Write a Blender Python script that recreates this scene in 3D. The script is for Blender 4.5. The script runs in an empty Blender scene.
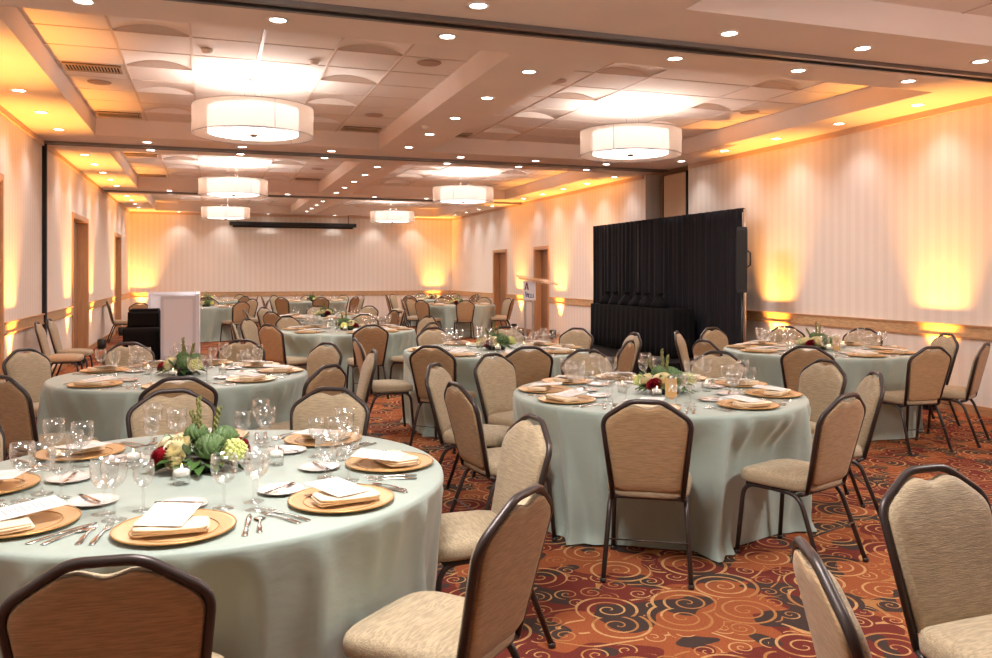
import bpy, math, random
from mathutils import Vector, Matrix
R = math.radians
PI = math.pi
rnd = random.Random(7)
scene = bpy.context.scene
COL = scene.collection

# ------------------------------------------------------------------ frame
F = 833.0
CH = 1.52
YAW = R(19.13)
cy_, sy_ = math.cos(YAW), math.sin(YAW)
def W(xc, d):                       # metres to the right / ahead of the camera -> room coordinates
    return (xc*cy_ + d*sy_, -xc*sy_ + d*cy_)
def P(px, d):
    return W((px-496)/F*d, d)

# ------------------------------------------------------------------ colours / materials
def lin(c):
    c = c/255.0
    return c/12.92 if c <= 0.04045 else ((c+0.055)/1.055)**2.4
def rgb(r, g, b): return (lin(r), lin(g), lin(b), 1.0)

class NG:
    def __init__(s, name):
        s.m = bpy.data.materials.new(name); s.m.use_nodes = True
        s.t = s.m.node_tree; s.n = s.t.nodes; s.l = s.t.links
        s.b = s.n['Principled BSDF']; s.out = s.n['Material Output']
    def node(s, kind, **kw):
        n = s.n.new(kind)
        for k, v in kw.items(): setattr(n, k, v)
        return n
    def put(s, sock, v):
        if hasattr(v, 'is_output') or isinstance(v, bpy.types.NodeSocket): s.l.new(v, sock)
        else: sock.default_value = v
    def math(s, op, a, b=None, c=None, clamp=False):
        n = s.node('ShaderNodeMath', operation=op); n.use_clamp = clamp
        s.put(n.inputs[0], a)
        if b is not None: s.put(n.inputs[1], b)
        if c is not None: s.put(n.inputs[2], c)
        return n.outputs[0]
    def mix(s, f, a, b):
        n = s.node('ShaderNodeMix', data_type='RGBA')
        s.put(n.inputs[0], f); s.put(n.inputs[6], a); s.put(n.inputs[7], b)
        return n.outputs[2]
    def coord(s, which='Object', scale=(1,1,1)):
        tc = s.node('ShaderNodeTexCoord'); mp = s.node('ShaderNodeMapping')
        mp.inputs['Scale'].default_value = scale
        s.l.new(tc.outputs[which], mp.inputs[0]); return mp.outputs[0]
    def noise(s, vec, scale, detail=2, rough=.5):
        n = s.node('ShaderNodeTexNoise'); n.inputs['Scale'].default_value = scale
        n.inputs['Detail'].default_value = detail; n.inputs['Roughness'].default_value = rough
        if vec is not None: s.l.new(vec, n.inputs['Vector'])
        return n.outputs[0]
    def smooth(s, v, a, b):
        n = s.node('ShaderNodeMapRange', interpolation_type='SMOOTHSTEP')
        s.put(n.inputs[0], v); n.inputs[1].default_value = a; n.inputs[2].default_value = b
        return n.outputs[0]
    def bump(s, h, strength=.3, dist=.01):
        n = s.node('ShaderNodeBump'); n.inputs['Strength'].default_value = strength
        n.inputs['Distance'].default_value = dist
        s.l.new(h, n.inputs['Height']); s.l.new(n.outputs[0], s.b.inputs['Normal'])

def mat(name, col, rough=.6, metal=0, var=0, vs=8, vscale=(1,1,1), bump=0, bs=80, sheen=0, bscale=(1,1,1), spec=.5, emit=None, es=0, trans=0):
    g = NG(name); b = g.b
    b.inputs['Base Color'].default_value = col; b.inputs['Roughness'].default_value = rough
    b.inputs['Metallic'].default_value = metal; b.inputs['Specular IOR Level'].default_value = spec
    if sheen: b.inputs['Sheen Weight'].default_value = sheen
    if trans: b.inputs['Transmission Weight'].default_value = trans
    if var:
        v = g.noise(g.coord(scale=vscale), vs, 3)
        c1 = tuple(max(0, x*(1-var)) for x in col[:3])+(1,); c2 = tuple(min(1, x*(1+var)) for x in col[:3])+(1,)
        g.put(b.inputs['Base Color'], g.mix(g.smooth(v, .3, .7), c1, c2))
    if bump:
        g.bump(g.noise(g.coord(scale=bscale), bs, 2), bump, .004)
    if emit:
        b.inputs['Emission Color'].default_value = emit; b.inputs['Emission Strength'].default_value = es
    return g.m

M_ = {}
M_['fabric'] = mat('chair_fabric', rgb(164,146,118), .75, var=.22, vs=9, vscale=(2,14,30), bump=.5, bs=12, bscale=(3,20,45), sheen=.15)
M_['fabric_back_warmlit'] = mat('chair_fabric_warmlit', rgb(162,132,96), .7, var=.2, vs=9, vscale=(2,14,30), bump=.4, bs=12, bscale=(3,20,45), sheen=.1)  # same fabric as the pads, orange cast of the lighting put into its colour
M_['frame'] = mat('bronze_frame', rgb(62,52,50), .38, .35, spec=.5)
M_['rubber'] = mat('rubber', rgb(28,26,26), .7)
M_['cloth'] = mat('sage_satin', rgb(154,168,159), .55, var=.05, vs=3, bump=.35, bs=14, bscale=(1,1,2.5), sheen=.3, spec=.35)
M_['gold'] = mat('gold_charger', rgb(208,174,130), .38, .3, bump=.25, bs=160)
M_['gold_rim'] = mat('gold_rim', rgb(190,145,88), .4, .5)
M_['china'] = mat('white_china', rgb(218,209,204), .18)
M_['napkin'] = mat('cream_napkin', rgb(228,208,178), .8, bump=.2, bs=120, sheen=.2)
M_['card'] = mat('white_card', rgb(228,223,218), .6)
M_['ink'] = mat('grey_ink', rgb(150,145,140), .7)
M_['kraft'] = mat('kraft_card', rgb(200,158,100), .6)
M_['steel'] = mat('cutlery_steel', rgb(205,198,192), .16, 1)
M_['wax'] = mat('white_wax', rgb(250,244,235), .5)
M_['flame'] = mat('flame', (1,.7,.35,1), .5, emit=(1,.62,.25,1), es=12)
M_['leaf'] = mat('dark_leaf', rgb(66,98,46), .45, var=.3, vs=25)
M_['leaf2'] = mat('grey_green_leaf', rgb(128,150,112), .55, var=.2, vs=25)
M_['artichoke'] = mat('artichoke_green', rgb(96,122,74), .55, var=.2, vs=30)
M_['rose'] = mat('cream_rose', rgb(242,232,192), .55, var=.06, vs=20)
M_['redrose'] = mat('red_rose', rgb(140,14,30), .5, var=.2, vs=20)
M_['hydrangea'] = mat('lime_hydrangea', rgb(214,220,142), .6, var=.12, vs=60)
M_['stem'] = mat('reddish_sprig', rgb(120,120,66), .6, var=.3, vs=40)
M_['bowl'] = mat('dark_bowl', rgb(50,52,46), .4)
M_['ceiling'] = mat('ceiling_paint', rgb(232,216,206), .85, var=.015, vs=2)
M_['tile'] = mat('ceiling_tile', rgb(230,215,205), .9, var=.03, vs=120, bump=.15, bs=200)
M_['tbar'] = mat('ceiling_grid', rgb(212,190,176), .7)
M_['white'] = mat('white_laminate', rgb(226,230,240), .35)
M_['whiteedge'] = mat('white_edge', rgb(208,212,222), .4)
M_['black'] = mat('black_cloth', rgb(17,16,18), .85, bump=.2, bs=60, spec=.15)
M_['drape'] = mat('black_drape', rgb(25,24,29), .75, bump=.15, bs=50, spec=.2)
M_['blackgloss'] = mat('black_plastic', rgb(22,22,24), .35)
M_['alu'] = mat('aluminium_track', rgb(130,122,118), .35, .8)
M_['dark'] = mat('dark_slot', rgb(26,22,22), .8)
M_['silver'] = mat('silver_post', rgb(190,186,182), .3, .8)
M_['wood'] = mat('oak_trim', rgb(184,140,100), .45, var=.15, vs=4, vscale=(1,1,12))
M_['door'] = mat('door_oak', rgb(150,108,76), .45, var=.12, vs=4, vscale=(8,8,.7))
M_['jamb'] = mat('jamb_oak', rgb(190,145,104), .45, var=.1, vs=4, vscale=(8,8,.7))
M_['rail'] = mat('chair_rail_band', rgb(196,160,118), .5, var=.16, vs=10, vscale=(1.4,1.4,6))
M_['crown'] = mat('crown_paint', rgb(214,184,160), .7)
M_['pocket'] = mat('partition_panel', rgb(196,168,142), .8, var=.04, vs=200)
M_['chrome'] = mat('chrome', rgb(210,205,200), .15, 1)
M_['lens'] = mat('downlight_lens', (1,1,1,1), .5, emit=(1,.95,.88,1), es=14)
M_['diff'] = mat('pendant_diffuser', (1,1,1,1), .5, emit=(1,.97,.94,1), es=3)
M_['inner'] = mat('pendant_inner_shade', rgb(250,245,238), .8, emit=(1,.96,.92,1), es=.8)
M_['trimring'] = mat('white_ring', rgb(235,222,212), .5)
M_['speaker'] = mat('speaker_grille', rgb(176,146,128), .8)
M_['vent'] = mat('vent_slats', rgb(190,160,130), .6)
M_['sign'] = mat('white_sign', rgb(240,238,242), .4)
M_['signred'] = mat('sign_maroon', rgb(130,50,70), .5)
M_['signblue'] = mat('sign_slate', rgb(80,84,130), .5)
M_['amberlens'] = mat('amber_lens', (1,.6,.15,1), .5, emit=(1,.5,.08,1), es=6)

def glass(name, tint=(1,1,1,1), base=.07, k=.75):
    g = NG(name); g.n.remove(g.b)
    tr = g.node('ShaderNodeBsdfTransparent'); tr.inputs[0].default_value = tint
    gl = g.node('ShaderNodeBsdfGlossy'); gl.inputs['Roughness'].default_value = .04
    gl.inputs[0].default_value = (.95,.95,.95,1)
    lw = g.node('ShaderNodeLayerWeight'); lw.inputs[0].default_value = .35
    f = g.math('MULTIPLY_ADD', lw.outputs[1], k, base, clamp=True)
    mx = g.node('ShaderNodeMixShader'); g.l.new(f, mx.inputs[0])
    g.l.new(tr.outputs[0], mx.inputs[1]); g.l.new(gl.outputs[0], mx.inputs[2])
    g.l.new(mx.outputs[0], g.out.inputs[0]); return g.m
M_['glass'] = glass('clear_glass', (.97,.97,.97,1), .02, .5)
M_['acrylic'] = glass('clear_acrylic', (.93,.92,.92,1), .12, .6)

def sheer():
    g = NG('sheer_shade'); g.n.remove(g.b)
    tr = g.node('ShaderNodeBsdfTransparent'); df = g.node('ShaderNodeBsdfDiffuse'); tl = g.node('ShaderNodeBsdfTranslucent')
    df.inputs[0].default_value = rgb(245,232,220); tl.inputs[0].default_value = rgb(245,232,220)
    m1 = g.node('ShaderNodeMixShader'); m1.inputs[0].default_value = .5
    g.l.new(df.outputs[0], m1.inputs[1]); g.l.new(tl.outputs[0], m1.inputs[2])
    m2 = g.node('ShaderNodeMixShader'); m2.inputs[0].default_value = .5
    g.l.new(tr.outputs[0], m2.inputs[1]); g.l.new(m1.outputs[0], m2.inputs[2])
    g.l.new(m2.outputs[0], g.out.inputs[0]); return g.m
M_['sheer'] = sheer()

def wallpaper():
    g = NG('striped_wallpaper')
    v = g.coord(); sx = g.node('ShaderNodeSeparateXYZ'); g.l.new(v, sx.inputs[0])
    t = g.math('ADD', sx.outputs[0], sx.outputs[1])
    s1 = g.math('SINE', g.math('MULTIPLY', t, 2*PI/.155))
    s1 = g.smooth(s1, -.25, .25)
    cb = g.node('ShaderNodeCombineXYZ'); g.l.new(g.math('MULTIPLY', t, 30.0), cb.inputs[0])
    nz = g.noise(cb.outputs[0], 1.0, 3)
    f = g.math('ADD', g.math('MULTIPLY', s1, .6), g.math('MULTIPLY', nz, .5), clamp=True)
    g.put(g.b.inputs['Base Color'], g.mix(f, rgb(222,211,200), rgb(231,221,211)))
    g.b.inputs['Roughness'].default_value = .6
    g.bump(g.noise(g.coord(scale=(40,40,3)), 6, 2), .08, .003)
    return g.m
M_['wall'] = wallpaper()

def carpet():
    g = NG('scroll_carpet')
    co = g.coord()
    def spiral(scale, pitch, wid, rmax, seedoff, rand=.75):
        mp = g.node('ShaderNodeMapping'); mp.inputs['Location'].default_value = (seedoff, seedoff*.7, 0)
        g.l.new(co, mp.inputs[0])
        vo = g.node('ShaderNodeTexVoronoi', voronoi_dimensions='2D', feature='F1'); vo.inputs['Scale'].default_value = scale
        vo.inputs['Randomness'].default_value = rand
        g.l.new(mp.outputs[0], vo.inputs['Vector'])
        sub = g.node('ShaderNodeVectorMath', operation='SUBTRACT')
        g.l.new(mp.outputs[0], sub.inputs[0]); g.l.new(vo.outputs['Position'], sub.inputs[1])
        sp = g.node('ShaderNodeSeparateXYZ'); g.l.new(sub.outputs[0], sp.inputs[0])
        x, y = sp.outputs[0], sp.outputs[1]
        r = g.math('SQRT', g.math('ADD', g.math('MULTIPLY', x, x), g.math('MULTIPLY', y, y)))
        cs = g.node('ShaderNodeSeparateColor'); g.l.new(vo.outputs['Color'], cs.inputs[0])
        sgn = g.math('SUBTRACT', g.math('MULTIPLY', g.math('GREATER_THAN', cs.outputs[0], .5), 2.0), 1.0)
        th = g.math('DIVIDE', g.math('ARCTAN2', y, g.math('MULTIPLY', x, sgn)), 2*PI)
        t = g.math('ADD', g.math('SUBTRACT', g.math('DIVIDE', r, pitch), th), g.math('MULTIPLY', cs.outputs[1], 1.0))
        f = g.math('ABSOLUTE', g.math('SUBTRACT', g.math('FRACT', t), .5))
        ww = g.math('ADD', g.math('MULTIPLY', r, .055), wid)     # lines thicken outwards
        line = g.math('LESS_THAN', f, g.math('DIVIDE', ww, pitch*2))
        rm = g.math('MULTIPLY', g.math('ADD', g.math('MULTIPLY', cs.outputs[2], .35), .75), rmax)
        inside = g.math('LESS_THAN', r, rm)
        return line, inside, r, rm, cs
    l1, i1, r1, rm1, cs1 = spiral(2.7, .056, .0065, .175, 0)
    l2, i2, r2, rm2, cs2 = spiral(6.6, .034, .0055, .066, 3.3, .6)
    # winding vines between the scrolls: iso-lines of a warp noise
    nv = g.noise(co, 2.6, 0)
    vine = g.math('LESS_THAN', g.math('ABSOLUTE', g.math('SUBTRACT', g.math('FRACT', g.math('MULTIPLY', nv, 5.0)), .5)), .045)
    out1 = g.math('SUBTRACT', 1.0, i1)
    a = g.math('MULTIPLY', l1, i1)
    b = g.math('MULTIPLY', g.math('MULTIPLY', l2, i2), out1)
    c = g.math('MULTIPLY', g.math('MULTIPLY', vine, out1), g.math('SUBTRACT', 1.0, i2))
    lines = g.math('MAXIMUM', g.math('MAXIMUM', a, b), c)
    n1 = g.noise(co, 2.1, 1); n2 = g.noise(g.coord(scale=(1.3,1.3,1)), 2.9, 1)
    base = g.mix(g.math('GREATER_THAN', n1, .50), rgb(148,80,47), rgb(106,43,36))
    base = g.mix(g.math('GREATER_THAN', n2, .565), base, rgb(62,50,46))
    lc = g.mix(g.math('GREATER_THAN', g.noise(co, 3.0, 1), .52), rgb(190,146,98), rgb(168,116,70))
    colr = g.mix(lines, base, lc)
    # weave speckle
    vo = g.node('ShaderNodeTexVoronoi', voronoi_dimensions='2D'); vo.inputs['Scale'].default_value = 170
    g.l.new(co, vo.inputs['Vector'])
    sp = g.smooth(vo.outputs['Distance'], .2, .8)
    colr = g.mix(g.math('MULTIPLY', sp, .35), colr, rgb(60,34,26))
    g.put(g.b.inputs['Base Color'], colr)
    g.b.inputs['Roughness'].default_value = .95; g.b.inputs['Specular IOR Level'].default_value = .15
    g.bump(g.math('SUBTRACT', 1.0, vo.outputs['Distance']), .4, .004)
    return g.m
M_['carpet'] = carpet()

# ------------------------------------------------------------------ mesh builder
class MB:
    def __init__(s): s.v = []; s.f = []; s.sm = []
    def add(s, vs, fs, smooth=False, mtx=None):
        o = len(s.v)
        s.v += [tuple(mtx @ Vector(p)) if mtx else tuple(p) for p in vs]
        for f in fs: s.f.append(tuple(i+o for i in f)); s.sm.append(smooth)
        return s
    def box(s, x0, x1, y0, y1, z0, z1, mtx=None):
        vs = [(x,y,z) for z in (z0,z1) for y in (y0,y1) for x in (x0,x1)]
        return s.add(vs, [(0,2,3,1),(4,5,7,6),(0,1,5,4),(1,3,7,5),(3,2,6,7),(2,0,4,6)], False, mtx)
    def cbox(s, cx, cy, cz, dx, dy, dz, mtx=None):
        return s.box(cx-dx/2,cx+dx/2,cy-dy/2,cy+dy/2,cz-dz/2,cz+dz/2,mtx)
    def lathe(s, prof, n=24, mtx=None, closed=False, cx=0, cy=0):
        vs = []; fs = []
        for r, z in prof:
            for k in range(n):
                a = 2*PI*k/n; vs.append((cx+r*math.cos(a), cy+r*math.sin(a), z))
        m = len(prof)
        for i in range(m-1):
            for k in range(n):
                k2 = (k+1)%n; fs.append((i*n+k, i*n+k2, (i+1)*n+k2, (i+1)*n+k))
        return s.add(vs, fs, True, mtx)
    def tube(s, pts, r, n=8, cap=True, mtx=None, flat=1.0, closed=False):
        pts = [Vector(p) for p in pts]; vs = []; fs = []; m = len(pts)
        prev = None
        for i, p in enumerate(pts):
            if closed: t = pts[(i+1)%m]-pts[i-1]
            else: t = pts[min(i+1,m-1)]-pts[max(i-1,0)]
            t.normalize()
            if prev is None:
                u = t.cross(Vector((0,0,1)))
                if u.length < .1: u = t.cross(Vector((0,1,0)))
            else: u = prev - t*prev.dot(t)
            u.normalize(); prev = u; w = t.cross(u)
            rr = r[i] if isinstance(r, (list,tuple)) else r
            for k in range(n):
                a = 2*PI*k/n; vs.append(p + u*rr*math.cos(a)*flat + w*rr*math.sin(a))
        last = m if closed else m-1
        for i in range(last):
            for k in range(n):
                k2 = (k+1)%n; j = (i+1)%m
                fs.append((i*n+k, i*n+k2, j*n+k2, j*n+k))
        if cap and not closed:
            fs.append(tuple(range(n))[::-1]); fs.append(tuple((m-1)*n+k for k in range(n)))
        return s.add(vs, fs, True, mtx)
    def loft(s, rings, mtx=None, cap0=True, cap1=True, smooth=True):
        n = len(rings[0]); vs = [p for r in rings for p in r]; fs = []
        for i in range(len(rings)-1):
            for k in range(n):
                k2 = (k+1)%n; fs.append((i*n+k, i*n+k2, (i+1)*n+k2, (i+1)*n+k))
        if cap0: fs.append(tuple(range(n))[::-1])
        if cap1: fs.append(tuple((len(rings)-1)*n+k for k in range(n)))
        return s.add(vs, fs, smooth, mtx)
    def grid(s, fn, nu, nv, mtx=None, smooth=True):
        vs = [fn(i/nu, j/nv) for j in range(nv+1) for i in range(nu+1)]
        fs = [(j*(nu+1)+i, j*(nu+1)+i+1, (j+1)*(nu+1)+i+1, (j+1)*(nu+1)+i) for j in range(nv) for i in range(nu)]
        return s.add(vs, fs, smooth, mtx)
    def ball(s, c, r, n=10, m=6, sq=(1,1,1)):
        prof = [(max(.0005, r*math.sin(PI*i/m)), -r*math.cos(PI*i/m)) for i in range(m+1)]
        mt = Matrix.Translation(c) @ Matrix.Diagonal((*sq,1))
        return s.lathe(prof, n, mt)
    def build(s, name, material, parent=None, auto=True):
        me = bpy.data.meshes.new(name); me.from_pydata(s.v, [], s.f)
        me.polygons.foreach_set('use_smooth', s.sm)
        me.materials.append(material); me.update()
        import bmesh
        bm = bmesh.new(); bm.from_mesh(me); bmesh.ops.recalc_face_normals(bm, faces=bm.faces)
        bm.to_mesh(me); bm.free()
        o = bpy.data.objects.new(name, me); COL.objects.link(o)
        if parent: o.parent = parent
        return o

def tag(o, label=None, cat=None, group=None, kind=None):
    if label: o['label'] = label
    if cat: o['category'] = cat
    if group: o['group'] = group
    if kind: o['kind'] = kind
    return o
def empty(name, loc=(0,0,0), rz=0):
    o = bpy.data.objects.new(name, None); COL.objects.link(o); o.empty_display_size = .1
    o.location = loc; o.rotation_euler = (0,0,rz); return o
KIDS = {}
def kids(o):
    if o.name not in KIDS: KIDS[o.name] = [c for c in o.children]
    return KIDS[o.name]
def dup(o, parent=None):
    c = o.copy(); COL.objects.link(c); c.parent = parent
    for ch in kids(o): dup(ch, c)
    return c
class Proto:
    """hands out the first object itself, then copies"""
    def __init__(s, o): s.o = o; s.used = False; s.walk(o)
    def walk(s, o):
        for c in kids(o): s.walk(c)
    def get(s, loc, rz, label, cat, group=None, extra=None):
        if not s.used: r = s.o; s.used = True
        else: r = dup(s.o)
        r.location = loc; r.rotation_euler = (extra[0], extra[1], rz) if extra else (0,0,rz)
        r['label'] = label; r['category'] = cat
        if group: r['group'] = group
        return r
def struct(mb, name, m, parent=None):
    o = mb.build(name, m, parent)
    if parent is None: o['kind'] = 'structure'
    return o

# ------------------------------------------------------------------ the room
XL, XR = -2.2, 7.85
Y0, Y1 = -4.0, 27.2
ZC = 3.4; ZK = 3.64
TH = .3
CX = (XL+XR)/2
TR = [-1.35, 5.95, 13.25, 20.55]
b = MB(); b.box(XL-.6, XR+1.2, Y0-.3, Y1+.3, -.12, 0); struct(b, 'floor', M_['carpet'])

def side_wall(name, x0, x1, opens):
    b = MB(); y = Y0-.3
    for (a, c, h) in opens:
        b.box(x0, x1, y, a, 0, 3.9)
        if h < 3.4: b.box(x0, x1, a, c, h, 3.9)
        y = c
    b.box(x0, x1, y, Y1+.3, 0, 3.9)
    return struct(b, name, M_['wall'])
L_open = [(9.0,10.72,2.58), (16.0,17.9,2.52), (23.0,24.5,2.5)]
R_open = [(12.5,13.98,3.4), (18.75,19.6,2.14), (21.75,22.8,2.14)]
wall_left = side_wall('wall_left', XL-TH, XL, L_open)
wall_right = side_wall('wall_right', XR, XR+TH, R_open)
b = MB(); b.box(XL, XR, Y1, Y1+.3, 0, 3.9); struct(b, 'wall_back', M_['wall'])
b = MB(); b.box(XL, XR, Y0-.3, Y0, 0, 3.9); struct(b, 'wall_front', M_['wall'])

# ceiling: dropped soffit with raised coffers
CXS = [(-1.43, 2.45), (3.21, 7.09)]
CYS = [(-.65, 5.15), (6.65, 12.45), (13.95, 19.75), (21.25, 26.5)]
b = MB()
xs = [XL, -1.43, 2.45, 3.21, 7.09, XR]
ys = [Y0]; [ys.extend(p) for p in CYS]; ys.append(Y1)
def iscof(xa, ya): return any(abs(xa-c[0])<1e-6 for c in CXS) and any(abs(ya-c[0])<1e-6 for c in CYS)
for i in range(len(xs)-1):
    for j in range(len(ys)-1):
        if not iscof(xs[i], ys[j]): b.box(xs[i], xs[i+1], ys[j], ys[j+1], ZC, 3.9)
struct(b, 'ceiling', M_['ceiling'])
def colx(c0, w=.646): return [c0, c0+w, c0+2*w, c0+4*w, c0+5*w, c0+6*w]
b = MB(); b2 = MB(); bt = MB()
for cx in CXS:
    c = colx(cx[0]); c[-1] = cx[1]
    for cyy in CYS:
        n = 9 if cyy[1]-cyy[0] > 5.5 else 8; st = (cyy[1]-cyy[0])/n
        for x in c[1:-1]: b2.box(x-.011, x+.011, cyy[0], cyy[1], ZK-.006, ZK+.001)
        for k in range(1, n): b2.box(cx[0], cx[1], cyy[0]+k*st-.011, cyy[0]+k*st+.011, ZK-.005, ZK+.001)
        for i in range(5):
            for k in range(n):
                xa, xb, ya, yb = c[i], c[i+1], cyy[0]+k*st, cyy[0]+(k+1)*st
                if i in (1, 3) and k % 2 == 1:
                    def fn(u, v, xa=xa, xb=xb, ya=ya, yb=yb):
                        return (xa+u*(xb-xa), ya+v*(yb-.006-ya), ZK+.001+.075*(math.sin(PI*u)**.75)*v)
                    bt.grid(fn, 14, 4)
                    pts = [(xa+u/14*(xb-xa), yb-.006, ZK+.001+.075*math.sin(PI*u/14)**.75) for u in range(15)]
                    bt.add(pts+[((xa+xb)/2, yb-.006, ZK+.001)], [(j, j+1, 15) for j in range(14)])
                    b.box(xa, xb, ya, yb, 3.80, 3.88)
                else: b.box(xa, xb, ya, yb, ZK, 3.88)
tag(b.build('ceiling', M_['tile']), kind='structure')
struct(b2, 'trim_1', M_['tbar']); struct(bt, 'trim_2', M_['tile'])
# movable wall tracks across the ceiling, with a post line on the left wall
for i, ty in enumerate(TR):
    b = MB(); b.box(XL, XR, ty-.075, ty+.075, ZC-.006, ZC+.001)
    tr = struct(b, 'trim_%d' % (3+i), M_['dark'])
    b2 = MB(); b2.box(XL, XR, ty-.09, ty-.05, ZC-.035, ZC+.001); b2.box(XL, XR, ty+.05, ty+.09, ZC-.035, ZC+.001)
    b2.box(XL, XR, ty-.012, ty+.012, ZC-.02, ZC+.001)
    b2.build('track_rail', M_['alu'], tr)
    if 0 < ty < 20:
        b3 = MB(); b3.box(XL, XL+.05, ty-.05, ty+.05, 0, ZC-.03); b3.build('wall_channel', M_['dark'], tr)
# crown and chair rail
def rails(name, x, sgn, opens, z0, z1, t, m, zfrac=None):
    b = MB(); y = Y0
    for (a, c, h) in opens:
        if z0 < h: b.box(min(x, x+sgn*t), max(x, x+sgn*t), y, a-.07, z0, z1); y = c+.07
    b.box(min(x, x+sgn*t), max(x, x+sgn*t), y, Y1, z0, z1)
    return struct(b, name, m)
rails('trim_11', XL, 1, [o for o in L_open if 0], 3.33, 3.4, .03, M_['crown'])
rails('trim_12', XR, -1, R_open[:1], 3.33, 3.4, .03, M_['crown'])
b = MB(); b.box(XL, XR, Y1-.03, Y1, 3.33, 3.4); struct(b, 'trim_13', M_['crown'])
for k, (x, s, op) in enumerate(((XL, 1, L_open), (XR, -1, R_open))):
    rails('trim_%d' % (14+k*3), x, s, op, .835, .945, .022, M_['rail'])
    rails('trim_%d' % (15+k*3), x, s, op, .945, .965, .04, M_['wood'])
    rails('trim_%d' % (16+k*3), x, s, op, .815, .835, .032, M_['wood'])
    rails('baseboard_'+('left','right')[k], x, s, op, 0, .1, .02, M_['wood'])
b = MB(); b.box(XL+.03, XR-.03, Y1-.022, Y1, .835, .945); struct(b, 'trim_20', M_['rail'])
b = MB(); b.box(XL+.04, XR-.04, Y1-.04, Y1, .945, .965); b.box(XL+.04, XR-.04, Y1-.032, Y1, .815, .835); struct(b, 'trim_21', M_['wood'])
b = MB(); b.box(XL+.03, XR-.03, Y1-.02, Y1, 0, .1); struct(b, 'baseboard_back', M_['wood'])
# partition pocket behind the drape
b = MB(); b.box(XR+.75, XR+.85, 12.2, 14.3, 0, 3.9); b.box(XR+TH, XR+.8, 12.3, 12.5, 0, 3.9); b.box(XR+TH, XR+.8, 13.98, 14.2, 0, 3.9)
b.box(XR, XR+.8, 12.5, 13.98, 3.4, 3.9)
struct(b, 'wall_pocket', M_['pocket'])
b = MB(); b.box(XR+.02, XR+.12, 12.6, 13.35, .03, 3.3); pk = tag(b.build('partition_panel', M_['pocket']), 'tall tan folded wall partition standing in its pocket above the black drape', 'partition')
b = MB(); b.box(XR+.01, XR+.13, 13.352, 13.375, .03, 3.32); b.box(XR+.01,XR+.13, 12.57,12.598,.03,3.32); b.build('edge_seal', M_['dark'], pk)
# doors
def door(n, x, s, a, c, h, double):
    b = MB(); dx = x - s*.16
    b.box(min(dx, dx-s*.05), max(dx, dx-s*.05), a, c, 0, h)
    d = struct(b, 'door_%d' % n, M_['door'])
    b = MB(); t = .018
    xa, xb = sorted((x+s*.012, x-s*TH*.97))
    b.box(xa, xb, a, a+t, 0, h); b.box(xa, xb, c-t, c, 0, h); b.box(xa, xb, a, c, h-t, h)
    for (p, q) in ((a-.07, a), (c, c+.07)):
        b.box(min(x, x+s*.02), max(x, x+s*.02), p, q, 0, h+.07)
    b.box(min(x, x+s*.02), max(x, x+s*.02), a, c, h, h+.07)
    b.build('door_frame', M_['jamb'], d)
    hb = MB(); hx = dx+s*.05
    cyy = (a+c)/2
    for yy in ((cyy-.07, cyy+.07) if double else (a+.1,)):
        hb.tube([(dx, yy, 1.02), (hx, yy, 1.02), (hx, yy-.1 if yy < cyy else yy+.1, 1.02)], .011, 6)
    hb.build('door_handle', M_['chrome'], d)
    if double:
        sb = MB(); sb.box(min(dx, dx+s*.006), max(dx, dx+s*.006), cyy-.006, cyy+.006, 0, h-.02); sb.build('door_gap', M_['dark'], d)
for i, (a, c, h) in enumerate(L_open): door(1+i, XL, 1, a, c, h, True)
for i, (a, c, h) in enumerate(R_open[1:]): door(4+i, XR, -1, a, c, h, False)

# ------------------------------------------------------------------ lamps
def spot(loc, energy, color, size, blend, target=None, soft=.04, name='light'):
    l = bpy.data.lights.new(name, 'SPOT'); l.energy = energy; l.color = color; l.spot_size = R(size); l.spot_blend = blend
    l.shadow_soft_size = soft
    o = bpy.data.objects.new(name, l); COL.objects.link(o); o.location = loc
    if target: o.rotation_euler = (Vector(target)-Vector(loc)).to_track_quat('-Z','Y').to_euler()
    return o
ords = ['first','second','third','fourth','fifth','sixth','seventh']
dl = empty('downlight')
b = MB(); b.lathe([(.058,-.001),(.062,-.006),(.078,-.008),(.085,0),(.085,.004)], 24); b.build('trim_ring', M_['trimring'], dl)
b = MB(); b.lathe([(.0005,-.003),(.03,-.0035),(.058,-.001)], 20); b.build('lens', M_['lens'], dl)
DL = Proto(dl)
WARM = (1,.95,.90)
E_WALL, E_ROW = 22, 16.5
bay = ['nearest','second','third','farthest']
for k in range(4):
    base = 7.21 + 7.3*(k-1)
    for xx, rn in ((XL+.38, 'left wall'), (CX, 'middle'), (XR-.39, 'right wall')):
        for i in range(5):
            y = base + 1.22*i
            if y > 26.6: continue
            if k == 0 and (y < 0.5): continue
            DL.get((xx, y, ZC-.001), 0, 'round recessed downlight, %s one of the %s row in the %s bay' % (ords[i], rn, bay[k]), 'downlight', 'ceiling downlights')
            if rn == 'middle':
                spot((xx, y, ZC-.03), E_ROW, WARM, 95, .7, (xx, y, 0))
            else:
                wx = XL if xx < 0 else XR
                spot((xx, y, ZC-.03), E_WALL, (.97,.98,1), 110, 1.0, (xx+(wx-xx)*.5, y, 1.9), .12)
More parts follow.
